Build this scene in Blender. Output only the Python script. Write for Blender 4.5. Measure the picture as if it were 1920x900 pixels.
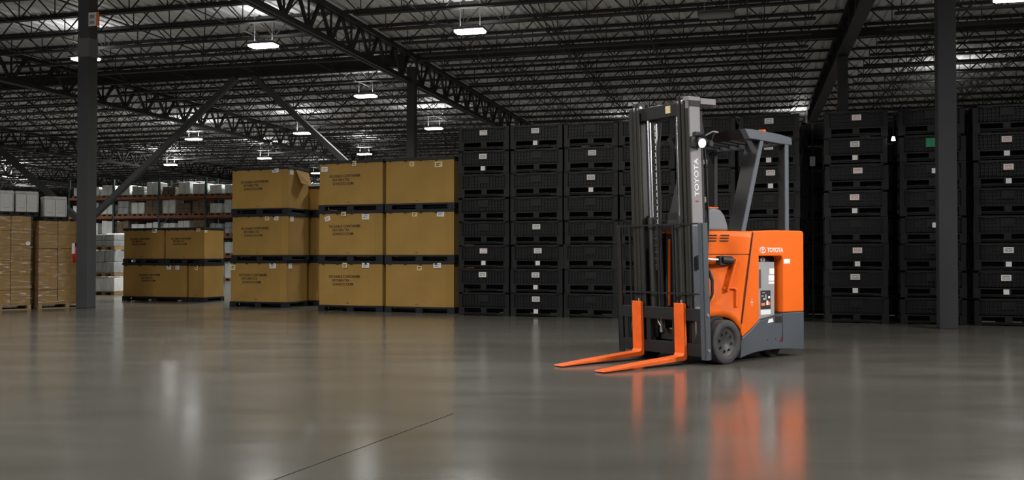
import bpy, math, random
from mathutils import Vector, Matrix
random.seed(7)
for o in list(bpy.data.objects): bpy.data.objects.remove(o)
S = bpy.context.scene
COL = S.collection
R = math.radians
F = 1740.0            # focal length in pixels of the 1920x900 frame
H = 1.15              # camera height

# ---------------------------------------------------------------- camera
cam = bpy.data.cameras.new('camera'); cam.sensor_width = 36; cam.lens = F/1920*36; cam.clip_end = 400
co = bpy.data.objects.new('camera', cam); COL.objects.link(co)
co.location = (0, 0, H); co.rotation_euler = (R(90)+math.atan(30/F), 0, 0)
S.camera = co
# ---------------------------------------------------------------- world and exposure
w = bpy.data.worlds.new('world'); S.world = w; w.use_nodes = True
w.node_tree.nodes['Background'].inputs[0].default_value = (0.95, 0.97, 1.0, 1)
w.node_tree.nodes['Background'].inputs[1].default_value = 0.13
S.view_settings.view_transform = 'Standard'; S.view_settings.look = 'None'
S.view_settings.exposure = 0.0; S.view_settings.gamma = 1.0; S.view_settings.use_curve_mapping = False

def area(name, loc, target, size, energy, color=(1, 1, 1), spread=180, sy=None):
    l = bpy.data.lights.new(name, 'AREA'); l.energy = energy; l.size = size; l.color = color; l.spread = R(spread)
    if sy: l.shape = 'RECTANGLE'; l.size_y = sy
    o = bpy.data.objects.new(name, l); COL.objects.link(o); o.location = loc
    o.rotation_euler = (Vector(target)-Vector(loc)).to_track_quat('-Z', 'Y').to_euler()
    return o
# added key and fill lights outside the frame, narrow on the forklift
area('key_light', (10.2, 7.2, 4.3), (2.9, 10.4, 1.2), 1.3, 38, (1, .97, .94), 42)
area('fill_light', (-5.5, 1.5, 5.0), (1.8, 10.0, 1.2), 1.3, 24, (1, .97, .94), 36)
area('wide_fill', (-6, 2, 7.0), (-4, 20, 1.2), 4, 150, (1, .96, .9), 110)  # added wide fill toward the bins, no fixture

# ---------------------------------------------------------------- materials
def mat(name, col, rough=.6, metal=0., spec=.5, noise=0., nscale=6., bump=0., bscale=60., emit=None, stretch=(1, 1, 1), coat=0.):
    m = bpy.data.materials.new(name); m.use_nodes = True
    nt = m.node_tree; b = nt.nodes['Principled BSDF']
    b.inputs['Base Color'].default_value = (*col, 1); b.inputs['Roughness'].default_value = rough
    b.inputs['Metallic'].default_value = metal; b.inputs['Specular IOR Level'].default_value = spec
    b.inputs['Coat Weight'].default_value = coat
    if emit:
        b.inputs['Emission Color'].default_value = (*col, 1); b.inputs['Emission Strength'].default_value = emit
    if noise or bump:
        tc = nt.nodes.new('ShaderNodeTexCoord'); mp = nt.nodes.new('ShaderNodeMapping')
        mp.inputs['Scale'].default_value = stretch
        nt.links.new(tc.outputs['Object'], mp.inputs[0])
    if noise:
        n = nt.nodes.new('ShaderNodeTexNoise'); n.inputs['Scale'].default_value = nscale; n.inputs['Detail'].default_value = 5
        r = nt.nodes.new('ShaderNodeMapRange'); r.inputs['From Min'].default_value = .3; r.inputs['From Max'].default_value = .7
        r.inputs['To Min'].default_value = 1-noise; r.inputs['To Max'].default_value = 1+noise
        oi = nt.nodes.new('ShaderNodeObjectInfo'); r2 = nt.nodes.new('ShaderNodeMapRange')
        r2.inputs['To Min'].default_value = 1-noise*.5; r2.inputs['To Max'].default_value = 1+noise*.5
        mu = nt.nodes.new('ShaderNodeMath'); mu.operation = 'MULTIPLY'
        v = nt.nodes.new('ShaderNodeVectorMath'); v.operation = 'SCALE'; v.inputs[0].default_value = col
        nt.links.new(mp.outputs[0], n.inputs['Vector']); nt.links.new(n.outputs['Fac'], r.inputs['Value'])
        nt.links.new(oi.outputs['Random'], r2.inputs['Value'])
        nt.links.new(r.outputs[0], mu.inputs[0]); nt.links.new(r2.outputs[0], mu.inputs[1])
        nt.links.new(mu.outputs[0], v.inputs['Scale']); nt.links.new(v.outputs[0], b.inputs['Base Color'])
    if bump:
        n2 = nt.nodes.new('ShaderNodeTexNoise'); n2.inputs['Scale'].default_value = bscale
        bp = nt.nodes.new('ShaderNodeBump'); bp.inputs['Strength'].default_value = bump; bp.inputs['Distance'].default_value = .01
        nt.links.new(mp.outputs[0], n2.inputs['Vector']); nt.links.new(n2.outputs['Fac'], bp.inputs['Height'])
        nt.links.new(bp.outputs[0], b.inputs['Normal'])
    return m
M = dict(
    orange=mat('orange_paint', (.86, .143, .010), .42, spec=.28, noise=.03, nscale=2),
    fork=mat('fork_orange_paint', (.82, .125, .012), .5, noise=.10, nscale=9),
    slate=mat('slate_paint', (.075, .085, .10), .42, noise=.06, nscale=3),
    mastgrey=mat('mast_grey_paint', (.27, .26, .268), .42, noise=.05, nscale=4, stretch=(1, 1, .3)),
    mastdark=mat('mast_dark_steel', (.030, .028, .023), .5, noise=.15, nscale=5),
    guard=mat('guard_grey_paint', (.10, .115, .135), .38, noise=.05),
    carriage=mat('carriage_dark_paint', (.017, .018, .019), .5, spec=.35, noise=.12),
    black=mat('black_rubber_and_shade', (.012, .012, .013), .6),  # also stands for shade on the guard posts
    tyre=mat('tyre_rubber', (.045, .043, .042), .75, noise=.2, nscale=14, bump=.2),
    rim=mat('rim_dark', (.05, .05, .052), .5, noise=.1),
    chrome=mat('polished_rod', (.75, .75, .8), .22, metal=1),
    steel=mat('steel', (.45, .45, .46), .4, metal=.8, noise=.1),
    batt=mat('battery_case_grey', (.30, .31, .32), .5, noise=.08, nscale=4),
    pad=mat('grey_pad', (.16, .17, .185), .55, bump=.1, bscale=80),
    white=mat('white_print', (.85, .85, .85), .5),
    paper=mat('paper_label', (.80, .78, .77), .6, noise=.05, nscale=30),
    pinkink=mat('pink_ink', (.65, .35, .33), .6),
    greyink=mat('grey_ink', (.30, .30, .31), .6),
    yellowlab=mat('cream_label', (.75, .62, .33), .6, noise=.05),
    green=mat('green_card', (.01, .22, .09), .5, noise=.1),
    red=mat('red_paint', (.55, .02, .015), .35),
    orangelab=mat('orange_label', (.9, .22, .06), .5),
    crate=mat('black_crate_plastic', (.010, .010, .011), .5, spec=.3, noise=.25, nscale=5, bump=.12, bscale=35),
    cratebase=mat('black_crate_base_plastic', (.011, .011, .012), .5, spec=.3, noise=.25, nscale=6, bump=.12, bscale=30),
    card=mat('cardboard', (.38, .225, .054), .8, noise=.10, nscale=1.6, bump=.08, bscale=40),
    card2=mat('carton_board', (.30, .185, .065), .8, noise=.16, nscale=3, bump=.15, bscale=25),
    ink=mat('stencil_ink', (.07, .045, .02), .7),
    pal=mat('dark_plastic_pallet', (.012, .013, .018), .5),
    wood=mat('pallet_wood', (.36, .24, .12), .8, noise=.25, nscale=7, stretch=(1, 6, 6)),
    whitebox=mat('white_carton', (.52, .52, .50), .6, noise=.05),
    wrapwhite=mat('white_wrapped_goods', (.85, .88, .87), .35, noise=.15, nscale=5, bump=.7, bscale=9, stretch=(3, 3, .6)),
    wrapgrey=mat('grey_wrapped_goods', (.42, .44, .445), .4, noise=.25, nscale=5, bump=.6, bscale=9, stretch=(3, 3, .6)),
    wrapbrown=mat('brown_goods', (.20, .14, .085), .6, noise=.3, nscale=5),
    rackorange=mat('rack_orange', (.30, .10, .045), .5, noise=.2),
    rackgreen=mat('rack_green', (.035, .07, .06), .5, noise=.2),
    joist=mat('joist_paint', (.022, .022, .023), .5),
    girder=mat('girder_paint', (.020, .020, .021), .5, noise=.1),
    column=mat('column_grey_paint', (.068, .069, .076), .7, noise=.06, nscale=2),
    columndark=mat('column_dark_paint', (.046, .047, .051), .85, noise=.06, nscale=2),
    band=mat('column_band_paint', (.17, .17, .175), .5),
    deck=mat('roof_deck_steel', (.60, .60, .61), .5, metal=.0, noise=.25, nscale=.35, stretch=(1, .25, 1)),
    wall=mat('back_wall_panel', (.06, .06, .065), .7, noise=.1),
    lamp=mat('lamp_diffuser', (1, 1, .98), .5, emit=14),
    lampoff=mat('unlit_diffuser', (.30, .31, .29), .5),
    lampbody=mat('lamp_housing', (.10, .10, .10), .5),
    beam_face=mat('lamp_lens', (.95, .95, .92), .15, emit=1.2),
    bulb=mat('small_bulb', (1, 1, 1), .4, emit=12),
    slab_base=mat('joint_sealant', (.012, .012, .011), .8),
)
def floor_material():
    m = bpy.data.materials.new('polished_concrete'); m.use_nodes = True
    nt = m.node_tree; b = nt.nodes['Principled BSDF']; L = nt.links.new
    g = nt.nodes.new('ShaderNodeNewGeometry')
    mp = nt.nodes.new('ShaderNodeMapping'); mp.inputs['Scale'].default_value = (.5, 1.6, 1); mp.inputs['Rotation'].default_value = (0, 0, R(14))
    L(g.outputs['Position'], mp.inputs[0])
    n = nt.nodes.new('ShaderNodeTexNoise'); n.inputs['Scale'].default_value = .9; n.inputs['Detail'].default_value = 8; n.inputs['Roughness'].default_value = .62
    L(mp.outputs[0], n.inputs['Vector'])
    cr = nt.nodes.new('ShaderNodeValToRGB'); cr.color_ramp.elements[0].position = .3; cr.color_ramp.elements[1].position = .72
    cr.color_ramp.elements[0].color = (.118, .112, .096, 1); cr.color_ramp.elements[1].color = (.152, .146, .127, 1)
    L(n.outputs['Fac'], cr.inputs[0])
    # fine pale scuffs
    n3 = nt.nodes.new('ShaderNodeTexNoise'); n3.inputs['Scale'].default_value = 2.2; n3.inputs['Detail'].default_value = 3
    mp3 = nt.nodes.new('ShaderNodeMapping'); mp3.inputs['Scale'].default_value = (.35, 3.0, 1); mp3.inputs['Rotation'].default_value = (0, 0, R(8))
    L(g.outputs['Position'], mp3.inputs[0]); L(mp3.outputs[0], n3.inputs['Vector'])
    r3 = nt.nodes.new('ShaderNodeMapRange'); r3.inputs['From Min'].default_value = .66; r3.inputs['From Max'].default_value = .78
    r3.inputs['To Max'].default_value = .5
    L(n3.outputs['Fac'], r3.inputs['Value'])
    mx = nt.nodes.new('ShaderNodeMix'); mx.data_type = 'RGBA'; mx.inputs[7].default_value = (.20, .192, .17, 1)
    L(r3.outputs[0], mx.inputs[0]); L(cr.outputs[0], mx.inputs[6]); L(mx.outputs[2], b.inputs['Base Color'])
    rr = nt.nodes.new('ShaderNodeMapRange'); rr.inputs['To Min'].default_value = .10; rr.inputs['To Max'].default_value = .23
    L(n.outputs['Fac'], rr.inputs['Value']); L(rr.outputs[0], b.inputs['Roughness'])
    b.inputs['Specular IOR Level'].default_value = .5
    n2 = nt.nodes.new('ShaderNodeTexNoise'); n2.inputs['Scale'].default_value = 3.0; n2.inputs['Detail'].default_value = 3
    L(g.outputs['Position'], n2.inputs['Vector'])
    bp = nt.nodes.new('ShaderNodeBump'); bp.inputs['Strength'].default_value = .12; bp.inputs['Distance'].default_value = .01
    L(n2.outputs['Fac'], bp.inputs['Height']); L(bp.outputs[0], b.inputs['Normal'])
    return m
M['floor'] = floor_material()
def wrap_material():
    m = bpy.data.materials.new('stretch_film'); m.use_nodes = True
    nt = m.node_tree; nt.nodes.remove(nt.nodes['Principled BSDF']); L = nt.links.new
    t = nt.nodes.new('ShaderNodeBsdfTransparent'); g = nt.nodes.new('ShaderNodeBsdfGlossy'); g.inputs['Roughness'].default_value = .25
    tc = nt.nodes.new('ShaderNodeTexCoord'); mp = nt.nodes.new('ShaderNodeMapping'); mp.inputs['Scale'].default_value = (1, 1, 5); mp.inputs['Rotation'].default_value = (0, R(12), 0)
    n = nt.nodes.new('ShaderNodeTexNoise'); n.inputs['Scale'].default_value = 4
    r = nt.nodes.new('ShaderNodeMapRange'); r.inputs['From Min'].default_value = .52; r.inputs['From Max'].default_value = .72; r.inputs['To Min'].default_value = .015; r.inputs['To Max'].default_value = .22
    bp = nt.nodes.new('ShaderNodeBump'); bp.inputs['Strength'].default_value = .8; bp.inputs['Distance'].default_value = .03
    mx = nt.nodes.new('ShaderNodeMixShader')
    L(tc.outputs['Object'], mp.inputs[0]); L(mp.outputs[0], n.inputs['Vector']); L(n.outputs['Fac'], r.inputs['Value'])
    L(n.outputs['Fac'], bp.inputs['Height']); L(bp.outputs[0], g.inputs['Normal'])
    L(r.outputs[0], mx.inputs[0]); L(t.outputs[0], mx.inputs[1]); L(g.outputs[0], mx.inputs[2])
    L(mx.outputs[0], nt.nodes['Material Output'].inputs['Surface'])
    return m
M['film'] = wrap_material()

# ---------------------------------------------------------------- mesh builder
class MB:
    def __init__(s): s.v = []; s.f = []; s.sm = []
    def add(s, vs, fs, smooth=False):
        k = len(s.v); s.v += [tuple(p) for p in vs]; s.f += [tuple(k+i for i in f) for f in fs]; s.sm += [smooth]*len(fs); return s
    def box(s, x0, x1, y0, y1, z0, z1):
        vs = [(x, y, z) for z in (z0, z1) for (x, y) in ((x0, y0), (x1, y0), (x1, y1), (x0, y1))]
        return s.add(vs, [(3, 2, 1, 0), (4, 5, 6, 7), (0, 1, 5, 4), (1, 2, 6, 5), (2, 3, 7, 6), (3, 0, 4, 7)])
    def bar(s, p, q, w, h, up=(0, 0, 1), caps=True):
        p = Vector(p); q = Vector(q); d = (q-p).normalized(); up = Vector(up)
        if abs(d.dot(up)) > .98: up = Vector((1, 0, 0))
        a = d.cross(up).normalized()*(w/2); b = a.cross(d).normalized()*(h/2)
        vs = [c+i*a+j*b for c in (p, q) for (i, j) in ((-1, -1), (1, -1), (1, 1), (-1, 1))]
        fs = [(0, 1, 5, 4), (1, 2, 6, 5), (2, 3, 7, 6), (3, 0, 4, 7)]
        if caps: fs += [(3, 2, 1, 0), (4, 5, 6, 7)]
        return s.add(vs, fs)
    def tube(s, p, q, r, n=12, r2=None):
        p = Vector(p); q = Vector(q); d = (q-p).normalized(); r2 = r if r2 is None else r2
        up = Vector((0, 0, 1)) if abs(d.z) < .9 else Vector((1, 0, 0))
        a = d.cross(up).normalized(); b = d.cross(a)
        vs = [p+(a*math.cos(t)+b*math.sin(t))*r for t in [2*math.pi*i/n for i in range(n)]]
        vs += [q+(a*math.cos(t)+b*math.sin(t))*r2 for t in [2*math.pi*i/n for i in range(n)]]
        s.add(vs, [((i+1) % n, i, n+i, n+(i+1) % n) for i in range(n)], True)
        s.add(vs[:n], [tuple(range(n))]); return s.add(vs[n:], [tuple(reversed(range(n)))])
    def path(s, pts, r, n=8):
        for a, b in zip(pts, pts[1:]): s.tube(a, b, r, n)
        return s
    def prism_y(s, poly, y0, y1):     # polygon in xz pushed along y
        n = len(poly); vs = [(x, y0, z) for x, z in poly]+[(x, y1, z) for x, z in poly]
        area2 = sum(poly[i][0]*poly[(i+1) % n][1]-poly[(i+1) % n][0]*poly[i][1] for i in range(n))
        fs = [tuple(range(n)), tuple(reversed(range(n, 2*n)))]+[((i+1) % n, i, n+i, n+(i+1) % n) for i in range(n)]
        if area2 < 0: fs = [tuple(reversed(f)) for f in fs]
        return s.add(vs, fs)
    def prism_z(s, poly, z0, z1):
        n = len(poly); vs = [(x, y, z0) for x, y in poly]+[(x, y, z1) for x, y in poly]
        return s.add(vs, [tuple(reversed(range(n))), tuple(range(n, 2*n))]+[(i, (i+1) % n, n+(i+1) % n, n+i) for i in range(n)])
    def lathe_y(s, c, prof, n=40):    # profile (y, r) about an axis along y through c
        vs = []
        for (y, r) in prof:
            vs += [(c[0]+r*math.cos(2*math.pi*i/n), c[1]+y, c[2]+r*math.sin(2*math.pi*i/n)) for i in range(n)]
        fs = []
        for k in range(len(prof)-1):
            fs += [(k*n+i, k*n+(i+1) % n, (k+1)*n+(i+1) % n, (k+1)*n+i) for i in range(n)]
        return s.add(vs, fs, True)
    def mesh(s, name):
        me = bpy.data.meshes.new(name); me.from_pydata(s.v, [], s.f)
        me.polygons.foreach_set('use_smooth', s.sm); me.update(); return me
def link(name, data, parent=None, m=None, bevel=0, seg=2):
    if m is not None: data.materials.clear(); data.materials.append(M[m] if isinstance(m, str) else m)
    o = bpy.data.objects.new(name, data); COL.objects.link(o)
    if parent: o.parent = parent
    if bevel:
        b = o.modifiers.new('bevel', 'BEVEL'); b.width = bevel; b.segments = seg; b.limit_method = 'ANGLE'; b.angle_limit = R(35)
    return o
def obj(name, mb, m, parent=None, bevel=0, seg=2): return link(name, mb.mesh(name), parent, m, bevel, seg)
def tag(o, label=None, cat=None, group=None, kind=None):
    if label: o['label'] = label
    if cat: o['category'] = cat
    if group: o['group'] = group
    if kind: o['kind'] = kind
    return o
def empty(name, loc, rz=0, **k):
    o = bpy.data.objects.new(name, None); COL.objects.link(o); o.empty_display_size = .1
    o.location = loc; o.rotation_euler = (0, 0, rz); return tag(o, **k)
def put(name, me, loc, rz=0, parent=None):
    o = bpy.data.objects.new(name, me); COL.objects.link(o); o.location = loc; o.rotation_euler = (0, 0, rz)
    if parent: o.parent = parent
    return o
def text_mesh(body, size, m, offset=.0, extrude=.0015, shear=0, spacing=1.0):
    c = bpy.data.curves.new('lettering', 'FONT'); c.body = body; c.size = size; c.align_x = 'CENTER'; c.align_y = 'CENTER'
    c.offset = offset; c.extrude = extrude; c.resolution_u = 3; c.shear = shear; c.space_character = spacing
    t = bpy.data.objects.new('lettering', c); COL.objects.link(t); bpy.context.view_layer.update()
    me = bpy.data.meshes.new_from_object(t.evaluated_get(bpy.context.evaluated_depsgraph_get()))
    bpy.data.objects.remove(t); me.materials.clear(); me.materials.append(M[m]); me.name = 'lettering'; return me
def frame_mat(org, X, Y):
    X = Vector(X).normalized(); Y = Vector(Y).normalized(); Z = X.cross(Y)
    return Matrix(((X.x, Y.x, Z.x, org[0]), (X.y, Y.y, Z.y, org[1]), (X.z, Y.z, Z.z, org[2]), (0, 0, 0, 1)))
def ordinal(i): return ['first', 'second', 'third', 'fourth', 'fifth', 'sixth', 'seventh', 'eighth', 'ninth', 'tenth', 'eleventh', 'twelfth', 'thirteenth', 'fourteenth', 'fifteenth'][i]

# ================================================================ THE SETTING
TH = R(14.5)
U = Vector((math.cos(TH), -math.sin(TH), 0)); V = Vector((math.sin(TH), math.cos(TH), 0))
C0 = Vector((-3.44, 31.8, 0))
def G(a, b, z=0): return C0+U*a+V*b+Vector((0, 0, z))
def pix(p): return 960+F*p.x/p.y, 480-F*(p.z-H)/p.y
# floor: two slabs parted by one saw-cut joint over a dark base
J0 = Vector((-1.232, 4.764, 0)); J1 = Vector((-.4294, 6.792, 0)); jd = (J1-J0).normalized(); jn = Vector((jd.y, -jd.x, 0))
# end of the visible cut: beyond it the joint is filled flush
fl = empty('floor', (0, 0, 0)); bpy.data.objects.remove(fl)
fl = obj('floor', MB().box(-90, 90, -20, 140, -.30, -.02), 'slab_base'); tag(fl, kind='structure')
for sgn in (-1, 1):
    a = J0-jd*40+jn*sgn*.006; b = J1+jd*160+jn*sgn*.006
    c = b+jn*sgn*150; d = a+jn*sgn*150
    poly = [a, b, c, d]
    if sgn > 0: poly = poly[::-1]
    obj('concrete_slab', MB().prism_z([(p.x, p.y) for p in poly], -.0195, 0), 'floor', fl)
e_ = J1+jd*9
obj('joint_filler', MB().bar((J1.x, J1.y, -.0105), (e_.x, e_.y, -.0105), .0122, .0205), 'floor', fl)
# ceiling: ribbed steel deck with its joists, girders and bridging
ZD = 8.25
mb = MB(); a = -100.0; xs = []
while a < 34:
    xs += [(a, 0), (a+.20, 0), (a+.23, .05), (a+.32, .05), (a+.35, 0)]; a += .35
for i in range(len(xs)-1):
    (x0, z0), (x1, z1) = xs[i], xs[i+1]
    if x1-x0 < 1e-6: continue
    mb.add([(x0, -38, z0), (x1, -38, z1), (x1, 68, z1), (x0, 68, z0)], [(0, 1, 2, 3)])
mb.box(-100, 34, -38, 68, .06, .16)
ceil = obj('ceiling', mb, 'deck'); ceil.location = G(0, 0, ZD); ceil.rotation_euler = (0, 0, -TH); tag(ceil, kind='structure')
def cz(a, b, z): return (a, b, z-ZD)      # ceiling-local
LJ = 14.0; SP = 1.75; DJ = .66
top = MB(); bot = MB(); web = MB()
for s_ in (-.045, .045):
    top.box(0, LJ, s_-.03, s_+.03, -.075, -.01); bot.box(1.0, LJ-1.0, s_-.03, s_+.03, -DJ, -DJ+.065)
n = 11; pw = (LJ-1.2)/n
for i in range(n):
    x0 = .6+i*pw
    web.bar((x0, 0, -.05), (x0+pw/2, 0, -DJ+.03), .03, .03, (0, 1, 0), False)
    web.bar((x0+pw/2, 0, -DJ+.03), (x0+pw, 0, -.05), .03, .03, (0, 1, 0), False)
    web.bar((x0+pw/2, 0, -DJ+.03), (x0+pw/2, 0, -.05), .022, .022, (0, 1, 0), False)
jt, jb, jw = top.mesh('top_chord'), bot.mesh('bottom_chord'), web.mesh('roof_joist')
for me in (jt, jb, jw): me.materials.append(M['joist'])
def seen(p0, p1, m=60, n=16):
    for i in range(n+1):
        p = p0.lerp(p1, i/n)
        if p.y < 5: continue
        x, y = pix(p)
        if -m < x < 1920+m and y > -m:
            if x > 860 and y > 255: continue
            if x <= 860 and x > 590 and y > 300: continue
            return True
    return False
count = 0
cells = []
for k in range(-7, 3):
    for j in range(-16, 38):
        b = j*SP; p0 = G(k*LJ, b, 7.6); p1 = G((k+1)*LJ, b, 7.6)
        if seen(p0, p1): cells.append((min(p0.length, p1.length), k, b))
cells.sort(); near = cells[:290]; far = cells[290:]
for _, k, b in near:
    o = put('roof_joist', jw, cz(k*LJ, b, ZD), 0, ceil)
    put('top_chord', jt, (0, 0, 0), 0, o); put('bottom_chord', jb, (0, 0, 0), 0, o)
if far:
    fm = MB()
    for _, k, b in far:
        x = k*LJ
        fm.box(x, x+LJ, b-.07, b+.07, -.075, -.01); fm.box(x+1, x+LJ-1, b-.07, b+.07, -DJ, -DJ+.065)
        for i in range(n):
            x0 = x+.6+i*pw
            fm.bar((x0, b, -.05), (x0+pw/2, b, -DJ+.03), .03, .03, (0, 1, 0), False); fm.bar((x0+pw/2, b, -DJ+.03), (x0+pw, b, -.05), .03, .03, (0, 1, 0), False)
    tag(obj('distant_joists', fm, 'joist', ceil), kind='stuff')
# bridging rods between the joists
br = MB()
for i in range(8):
    y0 = i*SP; y1 = y0+SP
    br.bar((0, y0, -.06), (0, y1, -DJ+.04), .026, .026, (1, 0, 0), False); br.bar((0, y0, -DJ+.04), (0, y1, -.06), .026, .026, (1, 0, 0), False)
br.bar((0, 0, -DJ+.02), (0, 14, -DJ+.02), .03, .03, (1, 0, 0), False)
bm_ = br.mesh('cross_bridging'); bm_.materials.append(M['joist'])
for k in range(-6, 3):
    for f in (.2, .4, .6, .8):
        for j in range(-2, 4):
            a = (k+f)*LJ; b = j*14.0
            if seen(G(a, b, 7.8), G(a, b+14, 7.8), 10): put('cross_bridging', bm_, cz(a, b, ZD), 0, ceil)
# girders along V: trusses, one bay each, and the solid one on the right
def girder_mesh():
    t, bo, wb = MB(), MB(), MB()
    for s_ in (-.075, .075):
        t.box(s_-.05, s_+.05, 0, 14, -.30, -.16); bo.box(s_-.05, s_+.05, .3, 13.7, -1.22, -1.08)
    m_ = 10; p = 13.4/m_
    for i in range(m_):
        y0 = .3+i*p
        wb.bar((0, y0, -.23), (0, y0+p/2, -1.15), .10, .07, (1, 0, 0), False); wb.bar((0, y0+p/2, -1.15), (0, y0+p, -.23), .10, .07, (1, 0, 0), False)
        wb.bar((0, y0+p/2, -1.15), (0, y0+p/2, -.23), .05, .05, (1, 0, 0), False)
    r = []
    for nm, q in (('roof_girder', wb), ('top_chord', t), ('bottom_chord', bo)):
        me = q.mesh(nm); me.materials.append(M['girder']); r.append(me)
    return r
gw, gt, gb = girder_mesh()
for k in (-5, -4, -3, -2, -1, 0):
    for j in range(-2, 5):
        if seen(G(k*LJ, j*14, 7.2), G(k*LJ, j*14+14, 7.2)):
            o = put('roof_girder', gw, cz(k*LJ+(.85 if k == -1 else 0), j*14, ZD), 0, ceil)
            put('top_chord', gt, (0, 0, 0), 0, o); put('bottom_chord', gb, (0, 0, 0), 0, o)
for j in (-1, 0, 1):
    q = MB(); q.box(-.17, .17, 0, 14, -.22, -.16); q.box(-.17, .17, 0, 14, -1.0, -.94); q.box(-.02, .02, 0, 14, -.94, -.22)
    for i in range(8): q.box(-.15, .15, i*1.75, i*1.75+.02, -.94, -.22)
    o = obj('roof_girder', q, 'girder', ceil); o.location = cz(LJ, j*14, ZD)
# a pair of pipes under the deck
# strut beam on the column line, from the middle column to the left
q = MB()
for (a0, a1) in ((-46, -28.2), (-27.8, -13.35), (-12.95, -.2)):
    q.box(a0, a1, -.15, .15, -.60+.0, -.56); q.box(a0, a1, -.15, .15, -.20, -.16); q.box(a0, a1, -.02, .02, -.60, -.16)
    q.box(a0, a1, -.15, -.13, -.58, -.18)
o = obj('strut_beam', q, 'girder', ceil)
q = MB().box(.2, 28, -.10, .10, -.42, -.16); obj('strut_beam', q, 'girder', ceil)
# walls
q = MB()
for i in range(60): q.box(-100+i*2.2, -100+i*2.2+2.15, 0, .1, 0, ZD+.0)
q.box(-100, 34, .05, .25, 0, ZD)
wb = obj('wall_back', q, 'wall'); wb.location = G(0, 66); wb.rotation_euler = (0, 0, -TH); tag(wb, kind='structure')

for nm, a_, sg in (('wall_right', 34.0, 1), ('wall_left', -100.2, -1)):
    q = MB(); q.box(0, .2, -38, 66, 0, ZD)
    for i in range(47): q.box(-.05 if sg > 0 else .2, 0 if sg > 0 else .25, -38+i*2.2, -38+i*2.2+2.15, 0, ZD)
    wr = obj(nm, q, 'wall'); wr.location = G(a_, 0); wr.rotation_euler = (0, 0, -TH); tag(wr, kind='structure')

# columns (steel box columns with base plates)
def column(name, loc, w_, z1, m, rz=-TH, label=None):
    e = empty(name, loc, rz)
    tag(e, label, 'column')
    h = w_/2
    obj('shaft', MB().box(-h, h, -h, h, .02, z1), m, e, .008)
    q = MB().box(-h-.0, h+.0, -h-.0, h+.0, 0, .02); obj('base_plate', q, 'columndark', e)
    return e
Lp = Vector((-9.36, 20.4, 0))
cl = column('steel_column', Lp, .285, ZD-.01, 'column', label='thick grey steel column on the left, with a pale band and a small sign near its top')
h = .285/2+.004
q = MB().box(-h, h, -h, h, 5.52, 5.93); obj('paint_band', q, 'band', cl)
sg = obj('sign_plate', MB().box(h, h+.26, -.165, -.155, 6.17, 6.47), 'paper', cl)
obj('sign_edge', MB().box(h+.20, h+.262, -.168, -.152, 6.17, 6.47), 'orangelab', sg)
obj('sign_print', MB().box(h+.03, h+.15, -.167, -.1651, 6.34, 6.42).box(h+.03, h+.15, -.167, -.1651, 6.22, 6.28), 'greyink', sg)
column('steel_column', (6.84, 14.6, 0), .27, ZD-.01, 'columndark', label='grey steel column on the right, standing in front of the black crates')
column('steel_column', G(0, 0), .285, ZD-.62, 'columndark', label='grey column rising behind the three-high cardboard bins near the middle')
column('steel_column', G(-13.15, 0), .27, ZD-.62, 'columndark', label='far grey column hidden behind the thick left column, where two braces meet')
column('steel_column', G(14, 0), .285, ZD-1.01, 'columndark', label='short-looking grey column showing above the black crates right of the forklift')
# braces of the strut beam
def brace(p, q_, label):
    e = empty('diagonal_brace', p); tag(e, label, 'brace', 'diagonal braces under the roof beam')
    d = Vector(q_)-Vector(p)
    obj('tube', MB().bar((0, 0, 0), d, .20, .20), 'column', e, .01)
    gp = MB().bar(d*.0, d*.03, .03, .34); obj('gusset_plate', gp, 'columndark', e)
zb = ZD-.60
brace(G(-13.0, 0, 2.45), G(-6.75, 0, zb-.05), 'dark diagonal brace rising right from the thick left column to the roof beam')
brace(G(-.18, 0, 2.45), G(-6.05, 0, zb-.05), 'dark diagonal brace falling from the roof beam behind the cardboard bins')
brace(G(-13.3, 0, 2.45), G(-20.1, 0, zb-.05), 'dark diagonal brace at the left edge falling toward the thick left column')

# ---------------------------------------------------------------- ceiling lamps
def lamp(px, py, label, lit=True, hz=7.2, energy=330, ww=.80):
    Z = (hz-H)*F/(480-py); x = (px-960)*Z/F
    e = empty('ceiling_lamp', (x, Z, hz), -TH); tag(e, label, 'lamp', 'high bay ceiling lamps')
    a = ww/2
    obj('housing', MB().box(-a-.03, a+.03, -.24, .24, .03, .09).box(-.12, .12, -.1, .1, .09, .16), 'lampbody', e, .01)
    obj('diffuser', MB().prism_z([(-a, -.16), (-a+.08, -.21), (a-.08, -.21), (a, -.16), (a, .16), (a-.08, .21), (-a+.08, .21), (-a, .16)], -.02, .03), 'lamp' if lit else 'lampoff', e)
    obj('hanger', MB().bar((-a*.7, 0, .09), (-a*.7, 0, ZD-hz), .012, .012).bar((a*.7, 0, .09), (a*.7, 0, ZD-hz), .012, .012), 'steel', e)
    if lit and energy:
        l = area('downward_light', (x, Z, hz-.04), (x, Z, 0), ww, energy, (1, .99, .95), 150, .4); l.parent = None
        area('deck_fill', (x, Z, hz+.17), (x, Z, 20), ww, energy*(.30 if Z > 52 else .14 if Z > 40 else .065), (1, .99, .95), 170, .4)  # added upward light that brightens the roof deck
    return e
lamp(881, 58, 'large lit ceiling lamp, the one nearest the middle column on its right')
lamp(492, 85, 'large lit ceiling lamp just above the solid roof beam, left of the middle')
lamp(685, 180, 'lit ceiling lamp just left of the middle column, below the roof beam')
lamp(813, 241, 'lit ceiling lamp just right of the middle column, above the cardboard bins')
lamp(566, 250, 'small lit ceiling lamp partly behind the brace that falls to the right')
lamp(495, 297, 'small lit ceiling lamp just above the left three-high cardboard stack')
lamp(362, 261, 'lit ceiling lamp just right of the rising brace, midway along it', energy=800)
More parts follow.
